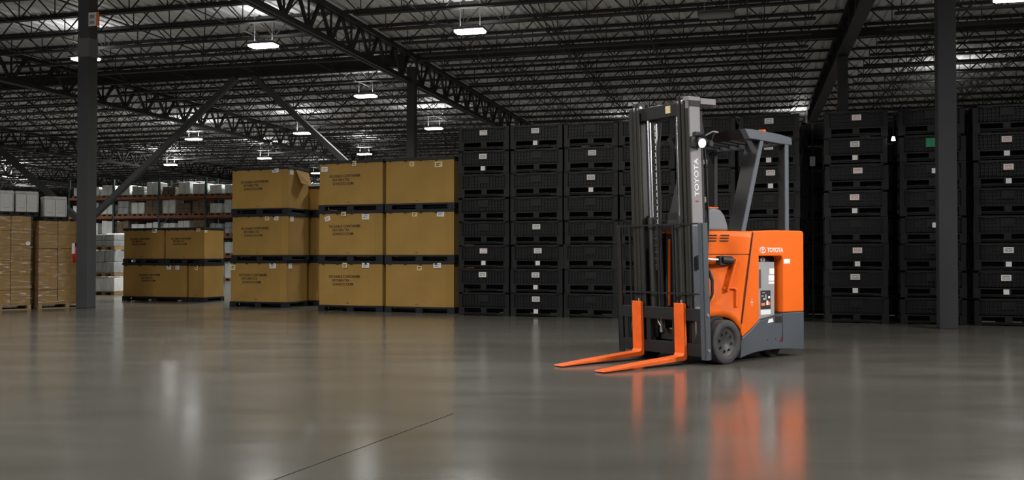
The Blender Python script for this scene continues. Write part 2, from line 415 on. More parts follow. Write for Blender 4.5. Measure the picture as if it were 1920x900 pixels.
lamp(319, 309, 'small lit ceiling lamp low between the rising brace and the cardboard stack', energy=900)
lamp(683, 289, 'small lit ceiling lamp touching the top of the wide cardboard stack')
lamp(14, 330, 'small lit ceiling lamp at the left edge, above the white cartons', energy=900)
lamp(158, 110, 'lit ceiling lamp half hidden behind the thick left column')
lamp(1905, -4, 'lit ceiling lamp cut off by the top right corner')
lamp(594, 325, 'tiny far lit lamp between the two cardboard stacks', energy=60)
lamp(1345, 28, 'unlit grey ceiling lamp above the forklift', lit=False, ww=.86)
# added lights without fixtures: foreground, behind the crates, beside the frame, deep in the hall
for i, (x, y) in enumerate(((-9, 13), (-1.5, 12), (8.5, 9), (-5, 5), (3, 4), (6, 46), (14, 45), (16, 34), (3, 57), (-26, 38), (12, 20), (-45, 85), (-30, 88), (-62, 95), (-16, 86), (-50, 68))):
    l = area('downward_light', (x, y, 7.1), (x, y, 0), .8, 230 if y < 14 else 1100 if x < -20 else 330, (1, .98, .94), 150, .4)
    area('deck_fill', (x, y, 7.2), (x, y, 20), .8, 10 if y < 14 else 34 if y < 60 else 260, (1, .98, .94), 170, .4)

# ================================================================ BLACK CRATES
TC = R(17); UC = Vector((math.cos(TC), -math.sin(TC), 0)); VC = Vector((math.sin(TC), math.cos(TC), 0))
P0 = Vector((-.585, 17.87, 0)); HP = .456
CW, CD = 1.02, 1.0
def crate_meshes():
    b = MB(); hw = CW/2
    # bin: walls with rim, ribs, corner posts
    z0, z1 = .165, .452
    b.box(-hw+.03, hw-.03, .03, .05, z0, z1-.012); b.box(-hw+.03, hw-.03, CD-.05, CD-.03, z0, z1-.012)
    b.box(-hw+.03, -hw+.05, .03, CD-.03, z0, z1-.012); b.box(hw-.05, hw-.03, .03, CD-.03, z0, z1-.012)
    b.box(-hw+.03, hw-.03, .03, CD-.03, z0, z0+.02)
    for (ya, yb) in ((0, .04), (CD-.04, CD)): b.box(-hw, hw, ya, yb, z1-.035, z1-.004)
    for (xa, xb) in ((-hw, -hw+.04), (hw-.04, hw)): b.box(xa, xb, .04, CD-.04, z1-.035, z1-.004)
    for x in (-hw, hw-.075):
        for y in (0, CD-.075): b.box(x, x+.075, y, y+.075, z0, z1)
    n = 15
    for i in range(1, n):
        x = -hw+.06+i*(CW-.12)/n
        b.box(x-.007, x+.007, .008, .032, z0+.01, z1-.035)
        b.box(x-.007, x+.007, CD-.03, CD-.008, z0+.01, z1-.035)
        y = .06+i*(CD-.12)/n
        for s_ in (-1, 1): b.box(s_*(hw-.02)-.012, s_*(hw-.02)+.012, y-.007, y+.007, z0+.01, z1-.035)
    for z in (.215, .268, .33, .385):
        b.box(-hw+.06, hw-.06, .014, .032, z-.005, z+.005)
        for s_ in (-1, 1): b.box(s_*(hw-.02)-.008, s_*(hw-.02)+.008, .06, CD-.06, z-.005, z+.005)
    b.box(-.10, .10, .004, .03, .27, .40)          # flat placard field
    b.box(-hw+.14, -hw+.30, .0, .03, .405, .418); b.box(hw-.30, hw-.14, .0, .03, .405, .418)   # latches
    p = MB()
    # pallet base: deck, blocks, skids
    p.box(-hw, hw, 0, CD, .145, .166)
    for x in (-hw, -.055, hw-.11):
        p.box(x, x+.11, 0, .11, .05, .146); p.box(x, x+.11, CD/2-.06, CD/2+.06, .05, .146); p.box(x, x+.11, CD-.11, CD, .05, .146)
        p.box(x+.01, x+.10, .11, CD-.11, .012, .05)
    p.box(-hw+.02, hw-.02, .02, .06, .02, .055); p.box(-hw+.02, hw-.02, CD-.06, CD-.02, .02, .055)
    p.box(-hw+.10, hw-.25, -.004, .02, .045, .062); p.box(-hw, -hw+.11, -.002, .1, .0, .05); p.box(hw-.11, hw, -.002, .1, .0, .05)
    p.box(-hw, -hw+.11, CD-.1, CD, .0, .05); p.box(hw-.11, hw, CD-.1, CD, .0, .05)
    p.box(-hw+.03, hw-.03, .30, .32, .06, .145)    # inner web closing the fork pockets
    A, B = b.mesh('bin'), p.mesh('pallet_base'); A.materials.append(M['crate']); B.materials.append(M['cratebase'])
    return A, B
cm_bin, cm_base = crate_meshes()
def plate(w_, h_, m):
    me = MB().box(-w_/2, w_/2, -.003, 0, -h_/2, h_/2).mesh('placard'); me.materials.append(M[m]); return me
pl_main, pl_sq, pl_green, pl_tan = plate(.150, .095, 'paper'), plate(.085, .085, 'paper'), plate(.24, .15, 'green'), plate(.15, .1, 'yellowlab')
def ink(m):
    q = MB(); q.box(-.055, .055, -.0045, -.003, .015, .03); q.box(-.055, -.01, -.0045, -.003, -.012, .004); q.box(.005, .055, -.0045, -.003, -.012, .004); q.box(-.055, .055, -.0045, -.003, -.032, -.022)
    me = q.mesh('placard_print'); me.materials.append(M[m]); return me
ink_p, ink_g = ink('pinkink'), ink('greyink')
stacks = [
 (-.4926, .5798, 'stack beside the cardboard bins', {1: 'p', 2: 'gs', 6: 'ps', 7: 'g'}),
 (.5798, 1.6157, 'second stack from the cardboard bins', {1: 'gs', 5: 'g', 6: 'gs', 7: 'gs', 8: 'gs'}),
 (1.6157, 2.666, 'third stack from the cardboard bins', {2: 'g', 3: 'gs'}),
 (2.666, 3.718, 'stack behind the forklift mast', {2: 'g'}),
 (3.718, 4.797, 'stack behind the forklift hood', {2: 'ps', 4: 'g'}),
 (4.797, 5.90, 'stack behind the overhead guard posts', {1: 'g', 2: 'ps', 3: 'ps'}),
 (6.25, 7.306, 'stack just right of the forklift', {1: 'p', 2: 'gs', 3: 'p', 4: 'ps', 6: 'ps', 7: 'gs'}),
 (7.43, 8.53, 'stack behind the right column', {2: 'G', 3: 'S', 5: 'S'}),
 (8.56, 9.66, 'stack at the right edge', {2: 'ps', 3: 'ps', 6: 'gs', 7: 'gs'}),
]
def put_crate(mid, z, row, where, marks, jit=0., back=0., extra=''):
    p = P0+UC*(mid+jit*.012)+VC*(back+abs(jit)*.01); p.z = z
    e = empty('bulk_crate', p, -TC)
    look = 'black ribbed crate'
    if 'G' in marks: look = 'black crate with green card'
    elif 'p' in marks: look = 'black crate with pinkish placard'
    elif 'g' in marks: look = 'black crate with white placard'
    fromtop = 'topmost' if row == 1 else 'lowest' if row == 8 else ordinal(row-1)+' from top'
    tag(e, '%s, %s, %s' % (look, fromtop, where), 'crate', 'black bulk crates stacked along the wall')
    put('bin', cm_bin, (0, 0, 0), 0, e); put('pallet_base', cm_base, (0, 0, 0), 0, e)
    jx = jit*.02
    if 'p' in marks or 'g' in marks:
        o = put('placard', pl_main, (jx, .003, .335), 0, e); put('placard_print', ink_p if 'p' in marks else ink_g, (0, 0, 0), 0, o)
    if 's' in marks: put('small_placard', pl_sq, (jx, .0, .102), 0, e)
    if 'G' in marks: put('green_card', pl_green, (.02, .003, .32), 0, e)
    if 'S' in marks: put('small_placard', pl_sq, (.03, .003, .30), 0, e)
    return e
for (s0, s1, where, marks) in stacks:
    for row in range(1, 9):
        put_crate((s0+s1)/2, (8-row)*HP+.0005, row, where, marks.get(row, ''), random.uniform(-1, 1))
for (mid, where) in ((6.08+.33, 'added rear stack darkening the gap beside the forklift'), (7.70, 'added rear stack darkening the narrow gap')):
    for row in range(1, 9): put_crate(mid, (8-row)*HP+.0005, row, where, '', random.uniform(-1, 1), 1.25)  # stacks added behind the gaps to keep them dark
# grey box fixed in the gap and the small bulb
pg = P0+UC*6.09+VC*1.10
e = empty('junction_box', (pg.x, pg.y, 2.90), -TC); tag(e, 'small pale grey box on a dark conduit in the gap right of the forklift', 'box')
obj('box_body', MB().box(-.05, .05, -.04, .04, -.09, .09), 'steel', e, .005)
obj('conduit', MB().box(-.02, .02, -.01, .03, -2.90, -.09).box(-.02, .02, -.01, .03, .09, .7), 'columndark', e)
pb = P0+UC*7.37-VC*.08
e = empty('pendant_bulb', (pb.x, pb.y, 3.13), -TC); tag(e, 'small bright white bulb hanging on a thin cord between two black stacks', 'lamp')
obj('bulb', MB().tube((0, 0, -.03), (0, 0, .035), .034, 14, .02), 'bulb', e)
obj('cord', MB().path([(0, 0, .03), (-.01, 0, .6), (0, 0, ZD-.66-3.13)], .006, 6), 'black', e)

# ================================================================ CARDBOARD BINS
txt1 = text_mesh('REUSABLE CONTAINER', .075, 'ink', .0015); txt2 = text_mesh('RETURN TO:', .075, 'ink', .0015); txt3 = text_mesh('SONOCO.COM', .075, 'ink', .0015)
txtS = text_mesh('4 8 5', .03, 'ink')
def sleeve(loc, rz, W, D, hs, label, group, printed=True, stickers=(), hp=.12, hl=.03, scale=1., seam=True, flap=False, side_stickers=()):
    e = empty('cardboard_bin', loc, rz); tag(e, label, 'bin', group)
    p = MB(); n = 3
    p.box(0, W, 0, D, hp-.035, hp)
    for i in range(n):
        x = i*(W-.16)/(n-1)
        p.box(x, x+.16, 0, .14, .0, hp-.035); p.box(x, x+.16, D-.14, D, .0, hp-.035); p.box(x+.02, x+.14, .14, D-.14, .0, .025)
    p.box(.16, W-.16, .16, D-.16, .03, hp-.04)
    obj('pallet_base', p, 'pal', e, .004)
    i_ = .018
    s = MB().box(i_, W-i_, i_, D-i_, hp, hp+hs)
    sl = obj('cardboard_sleeve', s, 'card', e, .006)
    if seam:
        sm = MB(); x = W-.20
        sm.box(x, x+.006, i_-.0025, i_, hp+.01, hp+hs-.01)
        sm.box(x+.006, W-i_, i_-.0018, i_, hp+.005, hp+hs-.005)
        obj('glue_flap', sm, 'card', sl)
    l = MB(); z = hp+hs
    l.box(0, W, 0, D, z-.001, z+hl)
    l.box(0, W, 0, .016, z-.03, z); l.box(0, W, D-.016, D, z-.03, z); l.box(0, .016, 0, D, z-.03, z); l.box(W-.016, W, 0, D, z-.03, z)
    for k in range(4): l.box(.1+k*W*.22, .1+k*W*.22+.05, -.006, .0, z-.05, z)
    obj('lid', l, 'pal', e, .004)
    if printed:
        for me, dx, dz in ((txt1, -.08, .60), (txt2, -.17, .52), (txt3, -.12, .44)):
            o = bpy.data.objects.new('lettering', me); COL.objects.link(o); o.parent = e
            o.matrix_local = frame_mat((W*.46+dx*scale, i_-.004, hp+hs*dz/.90+.0), (1, 0, .02), (0, 0, 1)) @ Matrix.Diagonal((scale*.95, scale, 1, 1))
    o = bpy.data.objects.new('lettering', txtS); COL.objects.link(o); o.parent = e
    o.matrix_local = frame_mat((W*.46, i_-.004, hp+.05), (1, 0, 0), (0, 0, 1))
    for (fx, fz, w_, h_, m, tilt) in stickers:
        o = obj('sticker', MB().box(-w_/2, w_/2, -.002, .0, -h_/2, h_/2), m, e); o.location = (fx*W, i_-.0005 if fz < .93 else -.002, hp+fz*hs); o.rotation_euler = (0, tilt, 0)
        pr = obj('sticker_print', MB().box(-w_*.3, w_*.3, -.0035, -.002, h_*.1, h_*.25).box(-w_*.3, w_*.1, -.0035, -.002, -h_*.25, -h_*.05), 'greyink' if m == 'paper' else 'ink', o)
    for (fy, fz, w_, h_, m) in side_stickers:
        o = obj('sticker', MB().box(0, .002, -w_/2, w_/2, -h_/2, h_/2), m, e); o.location = (W-i_+.0005, fy*D, hp+fz*hs)
    if flap:
        q = MB().add([(W-i_+.004, D*.35, z-.02), (W-i_+.004, D*.98, z-.06), (W-i_+.15, D*.85, z-.36), (W-i_+.10, D*.45, z-.33),
                      (W-i_+.012, D*.35, z-.02), (W-i_+.012, D*.98, z-.06), (W-i_+.158, D*.85, z-.36), (W-i_+.108, D*.45, z-.33)],
                     [(0, 1, 2, 3), (7, 6, 5, 4), (0, 4, 5, 1), (1, 5, 6, 2), (2, 6, 7, 3), (3, 7, 4, 0)])
        obj('torn_flap', q, 'card', e)
    return e
TB = R(20); UB = Vector((math.cos(TB), -math.sin(TB), 0)); VB = Vector((math.sin(TB), math.cos(TB), 0))
gR = 'cardboard bins in the wide three-high stack'; gL = 'cardboard bins in the left three-high stack'
base = Vector((-1.138, 18.5, 0)); HB = 1.0505
P, Y_ = 'paper', 'yellowlab'
lev = ['lowest', 'middle', 'topmost']
colL = {0: [(.42, .93, .11, .10, Y_, 0), (.74, .93, .17, .10, P, .03)], 1: [(.14, .85, .13, .10, P, -.25), (.40, .95, .11, .09, Y_, 0), (.73, .88, .17, .11, P, .03)], 2: [(.09, .84, .15, .10, P, 0), (.56, .95, .10, .10, Y_, 0)]}
colR = {0: [(.50, .87, .11, .09, Y_, .03), (.76, .93, .17, .10, P, -.06)], 1: [(.43, .92, .11, .09, Y_, 0), (.80, .92, .16, .11, P, .05)], 2: [(.39, .89, .10, .09, Y_, .03), (.77, .86, .17, .11, Y_, .0)]}
for k in range(3):
    p = base-UB*3.14; p.z = k*HB
    sleeve(p, -TB, 1.53, 1.15, .90, '%s printed cardboard bin in the left column of the wide stack' % lev[k], gR, True, colL[k])
    p = base-UB*1.57; p.z = k*HB
    sleeve(p, -TB, 1.56, 1.15, .90, '%s unprinted cardboard bin in the right column of the wide stack' % lev[k], gR, False, colR[k])
b2 = Vector((-4.97, 20.6, 0))-UB*1.52
lft = {0: [(.05, .86, .13, .12, Y_, .1), (.75, .90, .17, .11, P, 0)], 1: [(.62, .92, .11, .10, Y_, 0), (.78, .92, .11, .10, P, 0)], 2: [(.78, .93, .17, .09, P, -.05)]}
for k in range(3):
    p = b2+UB*(.012*(k % 2)-.03*(k == 0)); p.z = k*HB
    sleeve(p, -TB, 1.52, .86, .90, '%s printed cardboard bin at the front of the left three-high stack' % lev[k], gL, True, lft[k], flap=(k == 2), side_stickers=[(.18, .90, .14, .12, P)])
b3 = b2+VB*.98+UB*.28
for k in range(3):
    p = b3+Vector((0, 0, k*HB))
    sleeve(p, -TB, 1.42, .9, .90 if k < 2 else .52, '%s shaded cardboard bin standing behind the left three-high stack' % lev[k], 'shaded bins behind the left stack', False, [])
# far two-high group
g0 = Vector((-10.12, 24.1, 0)); gF = 'far cardboard bins in the two-high block'
HF = .97
sleeve(g0, -TB, 2.05, .8, .83, 'long lower cardboard bin at the left of the far two-high block', gF, True, [(.72, .90, .14, .10, P, 0), (.85, .90, .12, .10, P, 0)], scale=.9, hp=.11)
sleeve(g0+UB*2.07, -TB, .51, .8, .83, 'narrow lower cardboard bin at the right of the far two-high block', gF, False, [(.5, .9, .10, .12, Y_, 0)], seam=False, hp=.11)
p = g0+UB*.02; p.z = HF+.0005
sleeve(p, -TB, 1.31, .8, .76, 'upper left cardboard bin of the far two-high block', gF, True, [(.78, .93, .14, .10, P, 0)], scale=.85, hp=.11)
p = g0+UB*1.355; p.z = HF+.0005
sleeve(p, -TB, 1.225, .8, .76, 'upper right cardboard bin of the far two-high block', gF, True, [(.85, .95, .12, .08, Y_, 0)], scale=.85, hp=.11, side_stickers=[(.1, .93, .12, .1, Y_)])

# ================================================================ CARTON STACKS AT THE LEFT
TS = R(42); D1 = Vector((math.cos(TS), math.sin(TS), 0)); N1 = Vector((-math.sin(TS), math.cos(TS), 0))
def wood_pallet(loc, rz, W, D, label):
    e = empty('wooden_pallet', loc, rz); tag(e, label, 'pallet', 'wooden pallets under the carton stacks')
    for i in range(6):
        o = obj('deck_board', MB().box(0, W, -.045, .045, -.009, .009), 'wood', e); o.location = (0, .05+i*(D-.1)/5, .101)
    for i in range(3):
        x = .04+i*(W-.08)/2
        obj('stringer', MB().box(x-.035, x+.035, 0, D, .018, .092), 'wood', e)
    for i in (0, 2, 5):
        o = obj('bottom_board', MB().box(0, W, -.045, .045, -.009, .009), 'wood', e); o.location = (0, .05+i*(D-.1)/5, .0092)
    return e
c1 = Vector((-10.35, 20.0, 0))
CWd = .395
def carton_stack(corner, hh, name, ncol):
    W = ncol*CWd+.01
    wood_pallet(corner-D1*.0, TS, W, .8, 'pale wooden pallet under %s' % name)
    for r_ in range(6):
        for c_ in range(ncol):
            p = corner+D1*(c_*CWd+.004+random.uniform(0, .006))+N1*random.uniform(.0, .025); p.z = .112+r_*hh
            pos = ['left', 'middle', 'right'][c_]
            row = 'bottom row' if r_ == 0 else 'top row' if r_ == 5 else '%s row down' % ordinal(5-r_)
            e = empty('carton', p, TS+random.uniform(-.008, .008)); tag(e, 'brown carton, %s, %s of %s' % (row, pos, name), 'carton', 'cartons on the left pallets')
            w2 = CWd-.012; h2 = hh-.004
            obj('carton_box', MB().box(0, w2, 0, .74, 0, h2), 'card2', e, .006)
            q = MB().box(w2/2-.025, w2/2+.025, -.001, 0, h2-.07, h2).box(w2/2-.025, w2/2+.025, -.001, 0, 0, .07)
            obj('tape', q, 'card', e)
s1 = c1-D1*(3*CWd+.01)
carton_stack(s1, .316, 'the leftmost carton stack', 3)
s2 = c1+D1*.15+N1*.05
carton_stack(s2, .302, 'the carton stack beside the left column', 3)
def film(corner, hgt, label):
    e = empty('stretch_film', corner, TS)
    W = 3*CWd+.01; q = MB(); a, b = -.012, .79
    q.add([(-.012, a, .12), (W+.012, a, .12), (W+.012, a, hgt), (-.012, a, hgt)], [(0, 1, 2, 3)])
    q.add([(-.012, a, .12), (-.012, b, .12), (-.012, b, hgt), (-.012, a, hgt)], [(3, 2, 1, 0)])
    q.add([(W+.012, a, .12), (W+.012, b, .12), (W+.012, b, hgt), (W+.012, a, hgt)], [(0, 1, 2, 3)])
    o = obj('stretch_film', q, 'film'); o.location = corner; o.rotation_euler = (0, 0, TS); tag(o, label, 'film', 'clear film round the carton stacks')
    bpy.data.objects.remove(e)
film(s1, .112+6*.316-.01, 'clear stretch film wrapped round the leftmost carton stack')
film(s2, .112+6*.302-.01, 'clear stretch film wrapped round the carton stack beside the left column')
o = obj('round_sticker', MB().tube((0, 0, 0), (0, -.003, 0), .045, 20), 'paper'); p = s1+D1*(3*CWd-.07)-N1*.020; o.location = (p.x, p.y, 1.42); o.rotation_euler = (0, 0, TS)
tag(o, 'round white sticker on the right side of the leftmost carton stack', 'sticker')
# white cartons in trays on top
def white_pack(p, W, label):
    e = empty('white_carton_pack', p, TS-R(4)); tag(e, label, 'carton', 'white cartons on top of the brown stacks')
    obj('tray', MB().box(-.02, W+.02, -.01, .42, .0, .03).box(-.02, .06, 0, .4, .03, .06).box(W-.06, W+.02, 0, .4, .03, .06).box(W/2-.04, W/2+.04, 0, .4, .03, .06).box(-.02, W+.02, -.01, .42, .06, .085), 'cratebase', e)
    obj('left_carton', MB().box(0, W/2-.003, 0, .4, .086, .48), 'whitebox', e, .008)
    obj('right_carton', MB().box(W/2+.003, W, 0, .4, .086, .48), 'whitebox', e, .008)
    obj('corner_wrap', MB().box(-.012, W+.012, -.012, .41, .47, .53).box(W+.002, W+.02, -.014, .03, .09, .5), 'wrapgrey', e, .01)
    for x in (W*.25, W*.75): obj('print_line', MB().box(x-.06, x+.06, -.002, 0, .17, .18), 'greyink', e)
zt1 = .112+6*.316+.002; zt2 = .112+6*.302+.002
q = s1+D1*.33+N1*.03; q.z = zt1; white_pack(q, .49, 'white carton pack at the left edge, on the leftmost carton stack')
q = c1-D1*.20+N1*.03; q = s1+D1*.90+N1*.02; q.z = zt1
white_pack(q-D1*.02, .42, 'middle white carton pack, near the right end of the leftmost carton stack')
q = s2+D1*.12+N1*.03; q.z = zt2; white_pack(q, .43, 'white carton pack on the carton stack beside the left column')

# fire extinguisher on the left column
hc = .285/2
e = empty('fire_extinguisher', Lp+Vector((-hc*.968-.07, hc*.25-.09, 1.00)), -TH); tag(e, 'red fire extinguisher with white tag hung on the left column', 'fire extinguisher')
obj('cylinder', MB().lathe_y((0, 0, 0), [(0, 0), (0, .05), (.0, .055), (.32, .055), (.37, .03), (.38, 0)], 20), 'red', e).rotation_euler = (R(90), 0, 0)
for ch in e.children: ch.location = (0, 0, 0)
obj('valve', MB().box(-.02, .02, -.02, .02, .37, .42).box(-.05, .05, -.012, .012, .42, .435), 'black', e)
obj('tag', MB().box(-.045, .03, -.062, -.058, .20, .43), 'paper', e)
obj('bracket', MB().box(.02, .10, -.02, .02, .1, .13).box(.02, .10, -.02, .02, .28, .31), 'black', e)

# ================================================================ FAR RACK
rk = G(-21.5, 9.1)     # left front foot
BAY = 2.55; NB = 7; LV = [1.18, 2.12, 3.10, 4.02]
rack = empty('pallet_rack', rk, -TH); tag(rack, 'long pallet rack with orange beams, filled with wrapped goods, at the far left', 'rack')
for i in range(NB+1):
    u_ = MB(); x = i*BAY
    u_.box(x-.045, x+.045, 0, .08, 0, 4.9); u_.box(x-.045, x+.045, 1.0, 1.08, 0, 4.9)
    for k in range(6): u_.bar((x, .08, .3+k*.75), (x, 1.0, .3+k*.75+(.6 if k % 2 else .2)), .03, .03)
    obj('upright_frame', u_, 'rackgreen', rack)
for i in range(NB):
    for z in LV:
        for y in (-.03, 1.05):
            obj('beam', MB().box(i*BAY+.05, (i+1)*BAY-.05, y, y+.06, z-.12, z), 'rackorange', rack)
        obj('shelf_panel', MB().box(i*BAY+.05, (i+1)*BAY-.05, .03, 1.05, z-.02, z), 'rackgreen', rack)
pm = MB()
for x in (-.38, -.06, .26): pm.box(x, x+.12, 0, .8, 0, .08)
pm.box(-.38, .38, 0, .8, .08, .1); pm = pm.mesh('pallet'); pm.materials.append(M['wood'])
kinds = [('wrapwhite', 'white film-wrapped'), ('wrapwhite', 'white film-wrapped'), ('wrapgrey', 'grey film-wrapped'), ('wrapbrown', 'brown boxed')]
def goods_mesh(kind, w_, h_):
    q = MB(); nz = 2 if kind != 'wrapwhite' else 1
    for a in range(nz):
        for b in range(2):
            j = random.uniform(-.02, .02)
            q.box(-w_/2+b*w_/2+.004+j*.3, -w_/2+(b+1)*w_/2-.004, .03+j, .75, .1+a*h_/nz, .1+(a+1)*h_/nz-.006+j*(a == nz-1))
    return q
rnd = random.Random(3)
for li, z in enumerate([0]+LV):
    lname = ['floor level', 'lowest shelf', 'second shelf', 'third shelf', 'top shelf'][li]
    kk = 0
    for i in range(NB):
        for s_ in range(3):
            if rnd.random() < .04: continue
            m, look = kinds[rnd.randrange(4)]
            if li == 4 and rnd.random() < .4: m, look = kinds[0]
            hh = rnd.uniform(.45, .68) if li < 4 else rnd.uniform(.35, .62)
            if li == 0: hh = rnd.uniform(.6, .85)
            e = bpy.data.objects.new('pallet_load', None); COL.objects.link(e)
            pp = rk+U*(i*BAY+.45+s_*.825+rnd.uniform(-.008, .008))+V*.12; e.location = (pp.x, pp.y, z+.001); e.rotation_euler = (0, 0, -TH)
            kk += 1
            tag(e, '%s goods, %s load in the %s bay, %s of far rack' % (look, ['left', 'middle', 'right'][s_], ordinal(i), lname), 'goods', 'goods on the far pallet rack')
            put('pallet', pm, (0, 0, 0), 0, e)
            obj('goods', goods_mesh(m, rnd.uniform(.62, .74), hh), m, e, .03 if m != 'wrapbrown' else .006)
# loads standing on the floor between the left column and the far bins
def floor_load(px, Z, tiers, label):
    x = (px-960)*Z/F
    z = 0
    for k, (m, w_, h_) in enumerate(tiers):
        e = empty('pallet_load', (x, Z, z+.001), -TH); tag(e, label % ['lowest', 'middle', 'topmost'][k if len(tiers) == 3 else k*2], 'goods', 'goods stacked right of the left column')
        put('pallet', pm, (0, 0, 0), 0, e)
        obj('goods', goods_mesh(m, w_, h_), m, e, .02)
        z += h_+.126
floor_load(194, 27.4, [('wrapwhite', .74, .42), ('wrapgrey', .72, .66), ('wrapgrey', .7, .36)], '%s load of the stack just right of the thick left column')
floor_load(213, 29.8, [('wrapwhite', .5, .62), ('wrapwhite', .55, .52), ('wrapwhite', .6, .40)], '%s white load of the pile left of the far cardboard bins')

# ================================================================ FORKLIFT
FO = Vector((1.582, 10.106, 0)); FR = math.atan2(-.616, -.788)
fk = empty('forklift', FO, FR); tag(fk, 'orange and dark grey stand-up forklift with raised black mast and orange forks', 'forklift')
# --- mast group frame, leaning a little forward
TL = R(2.3); pc = Vector((-.2, 0, .25))
def lean(o):
    Rm = Matrix.Rotation(TL, 4, 'Y'); o.matrix_basis = Matrix.Translation(pc) @ Rm @ Matrix.Translation(-pc); return o
for yc in (-.31, .31):
    y0, y1 = yc-.068, yc+.068
    prof = [(0, .66), (0, .055), (.03, .052), (.70, .050), (1.17, .058), (1.175, .062), (1.17, .072), (.6, .092), (.06, .10), (-.045, .10)]
    # shank and blade as one bent bar
    poly = [(-.045, .655), (-.005, .66), (.0, .13), (.02, .105), (.70, .092), (1.16, .076), (1.175, .068), (1.16, .062), (.60, .056), (.0, .052), (-.035, .062), (-.045, .09)]
    o = lean(obj('fork', MB().prism_y(poly, y0, y1), 'fork', fk, .005))
    lean(obj('fork_hook', MB().box(-.075, -.01, yc-.05, yc+.05, .60, .645), 'fork', o if False else fk, .006))
    lean(obj('fork_pin', MB().tube((-.03, yc+.02, .655), (-.03, yc+.02, .69), .012, 10), 'steel', fk))
# carriage
q = MB(); q.box(-.10, -.05, -.62, .62, .47, .60); q.box(-.10, -.05, -.62, .62, .10, .23)
for y in (-.56, -.22, .16, .50): q.box(-.11, -.06, y, y+.06, .20, .50)
q.box(-.085, -.075, -.60, -.48, .12, .5)
cg = lean(obj('carriage', q, 'carriage', fk, .006))
# load backrest
lb = lean(obj('load_backrest', MB().box(-.075, -.05, -.60, .60, 1.487, 1.503), 'carriage', fk))
obj('backrest_rail', MB().box(-.075, -.05, -.60, .60, .747, .763), 'carriage', lb)
for sgn in (-1, 1):
    y = sgn*.62
    o = obj('side_post', MB().box(-.12, -.045, min(y, y+sgn*.022), max(y, y+sgn*.022), .07, 1.50).box(-.055, -.045, min(y-sgn*.05, y+sgn*.02), max(y-sgn*.05, y+sgn*.02), .07, 1.50), 'slate' if sgn > 0 else 'carriage', lb, .004)
for y in (-.43, -.215, 0, .215, .43):
    obj('backrest_bar', MB().box(-.07, -.052, y-.011, y+.011, .60, 1.49), 'carriage', lb)
for z in (.17, .54): obj('bolt', MB().tube((-.08, .642, z), (-.08, .652, z), .018, 12), 'steel', lb)
# mast channels: outer, middle, inner on each side
mq = MB()
mq.box(-.31, -.27, -.40, .40, 2.66, 2.78)
mast = lean(obj('mast', mq, 'mastdark', fk, .004))
obj('cross_member', MB().box(-.31, -.27, -.40, .40, .22, .34), 'mastdark', mast, .004); obj('cross_member', MB().box(-.31, -.28, -.40, .40, 1.55, 1.63), 'mastdark', mast, .004)
def channel(yo, wdt, x0, x1, z0, z1, sgn, m):
    q = MB(); t = .016
    a, b = sorted((sgn*yo, sgn*(yo-t))); c, d = sorted((sgn*(yo-wdt), sgn*yo))
    q.box(x0, x1, a, b, z0, z1); q.box(x1-t, x1, c, d, z0, z1); q.box(x0, x0+t, c, d, z0, z1)
    return obj('mast_channel', q, m, mast, .003)
for sgn in (-1, 1):
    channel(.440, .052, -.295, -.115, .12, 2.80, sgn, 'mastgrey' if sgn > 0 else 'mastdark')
    channel(.382, .048, -.285, -.110, .16, 2.84, sgn, 'mastdark')
    channel(.326, .048, -.275, -.105, .20, 2.86, sgn, 'mastdark')
    for yy in (.352, .296):
        obj('roller', MB().tube((-.14, sgn*(yy-.012), 2.79), (-.14, sgn*(yy+.012), 2.79), .038, 16), 'steel', mast)
    # front face strips that close the channel edges
    obj('flange_strip', MB().box(-.118, -.108, min(sgn*.392, sgn*.438), max(sgn*.392, sgn*.438), .12, 2.72), 'mastdark', mast)
# lift cylinders, chain, hoses
for y in (-.215, .215):
    cb = obj('lift_cylinder', MB().tube((-.19, y, .25), (-.19, y, 1.58), .042, 20), 'mastdark', mast)
    obj('cylinder_rod', MB().tube((-.19, y, 1.58), (-.19, y, 2.68), .030, 20), 'chrome', cb)
q = MB()
for k in range(44): q.box(-.155, -.135, -.115-.010*(k % 2), -.095+.010*(k % 2), 1.0+k*.037, 1.0+k*.037+.028)
obj('lift_chain', q, 'mastdark', mast)
obj('centre_cylinder', MB().tube((-.24, -.16, .3), (-.24, -.16, 2.62), .022, 14), 'steel', mast)
obj('centre_cylinder', MB().tube((-.24, .10, .3), (-.24, .10, 1.5), .042, 18), 'black', mast)
for (y, x) in ((-.06, -.16), (-.035, -.16)):
    obj('hose', MB().path([(x, y, .35), (x+.01, y, 1.2), (x, y-.01, 2.3), (x-.04, y, 2.62)], .011, 8), 'black', mast)
obj('top_crosshead', MB().box(-.20, -.14, -.29, .29, 2.66, 2.80), 'black', mast, .006)
obj('warning_sticker', MB().box(-.139, -.136, .09, .16, 2.70, 2.78), 'yellowlab', mast)
obj('top_cap', MB().box(-.295, -.105, .37, .445, 2.800, 2.845), 'mastgrey', mast, .004)
obj('cap_block', MB().box(-.29, -.12, .425, .447, 2.74, 2.80), 'black', mast, .004)
obj('rear_top_plate', MB().box(-.55, -.30, .12, .447, 2.77, 2.835), 'mastgrey', mast, .004)
obj('rear_top_plate', MB().box(-.55, -.30, -.447, -.12, 2.77, 2.835), 'mastgrey', mast, .004)
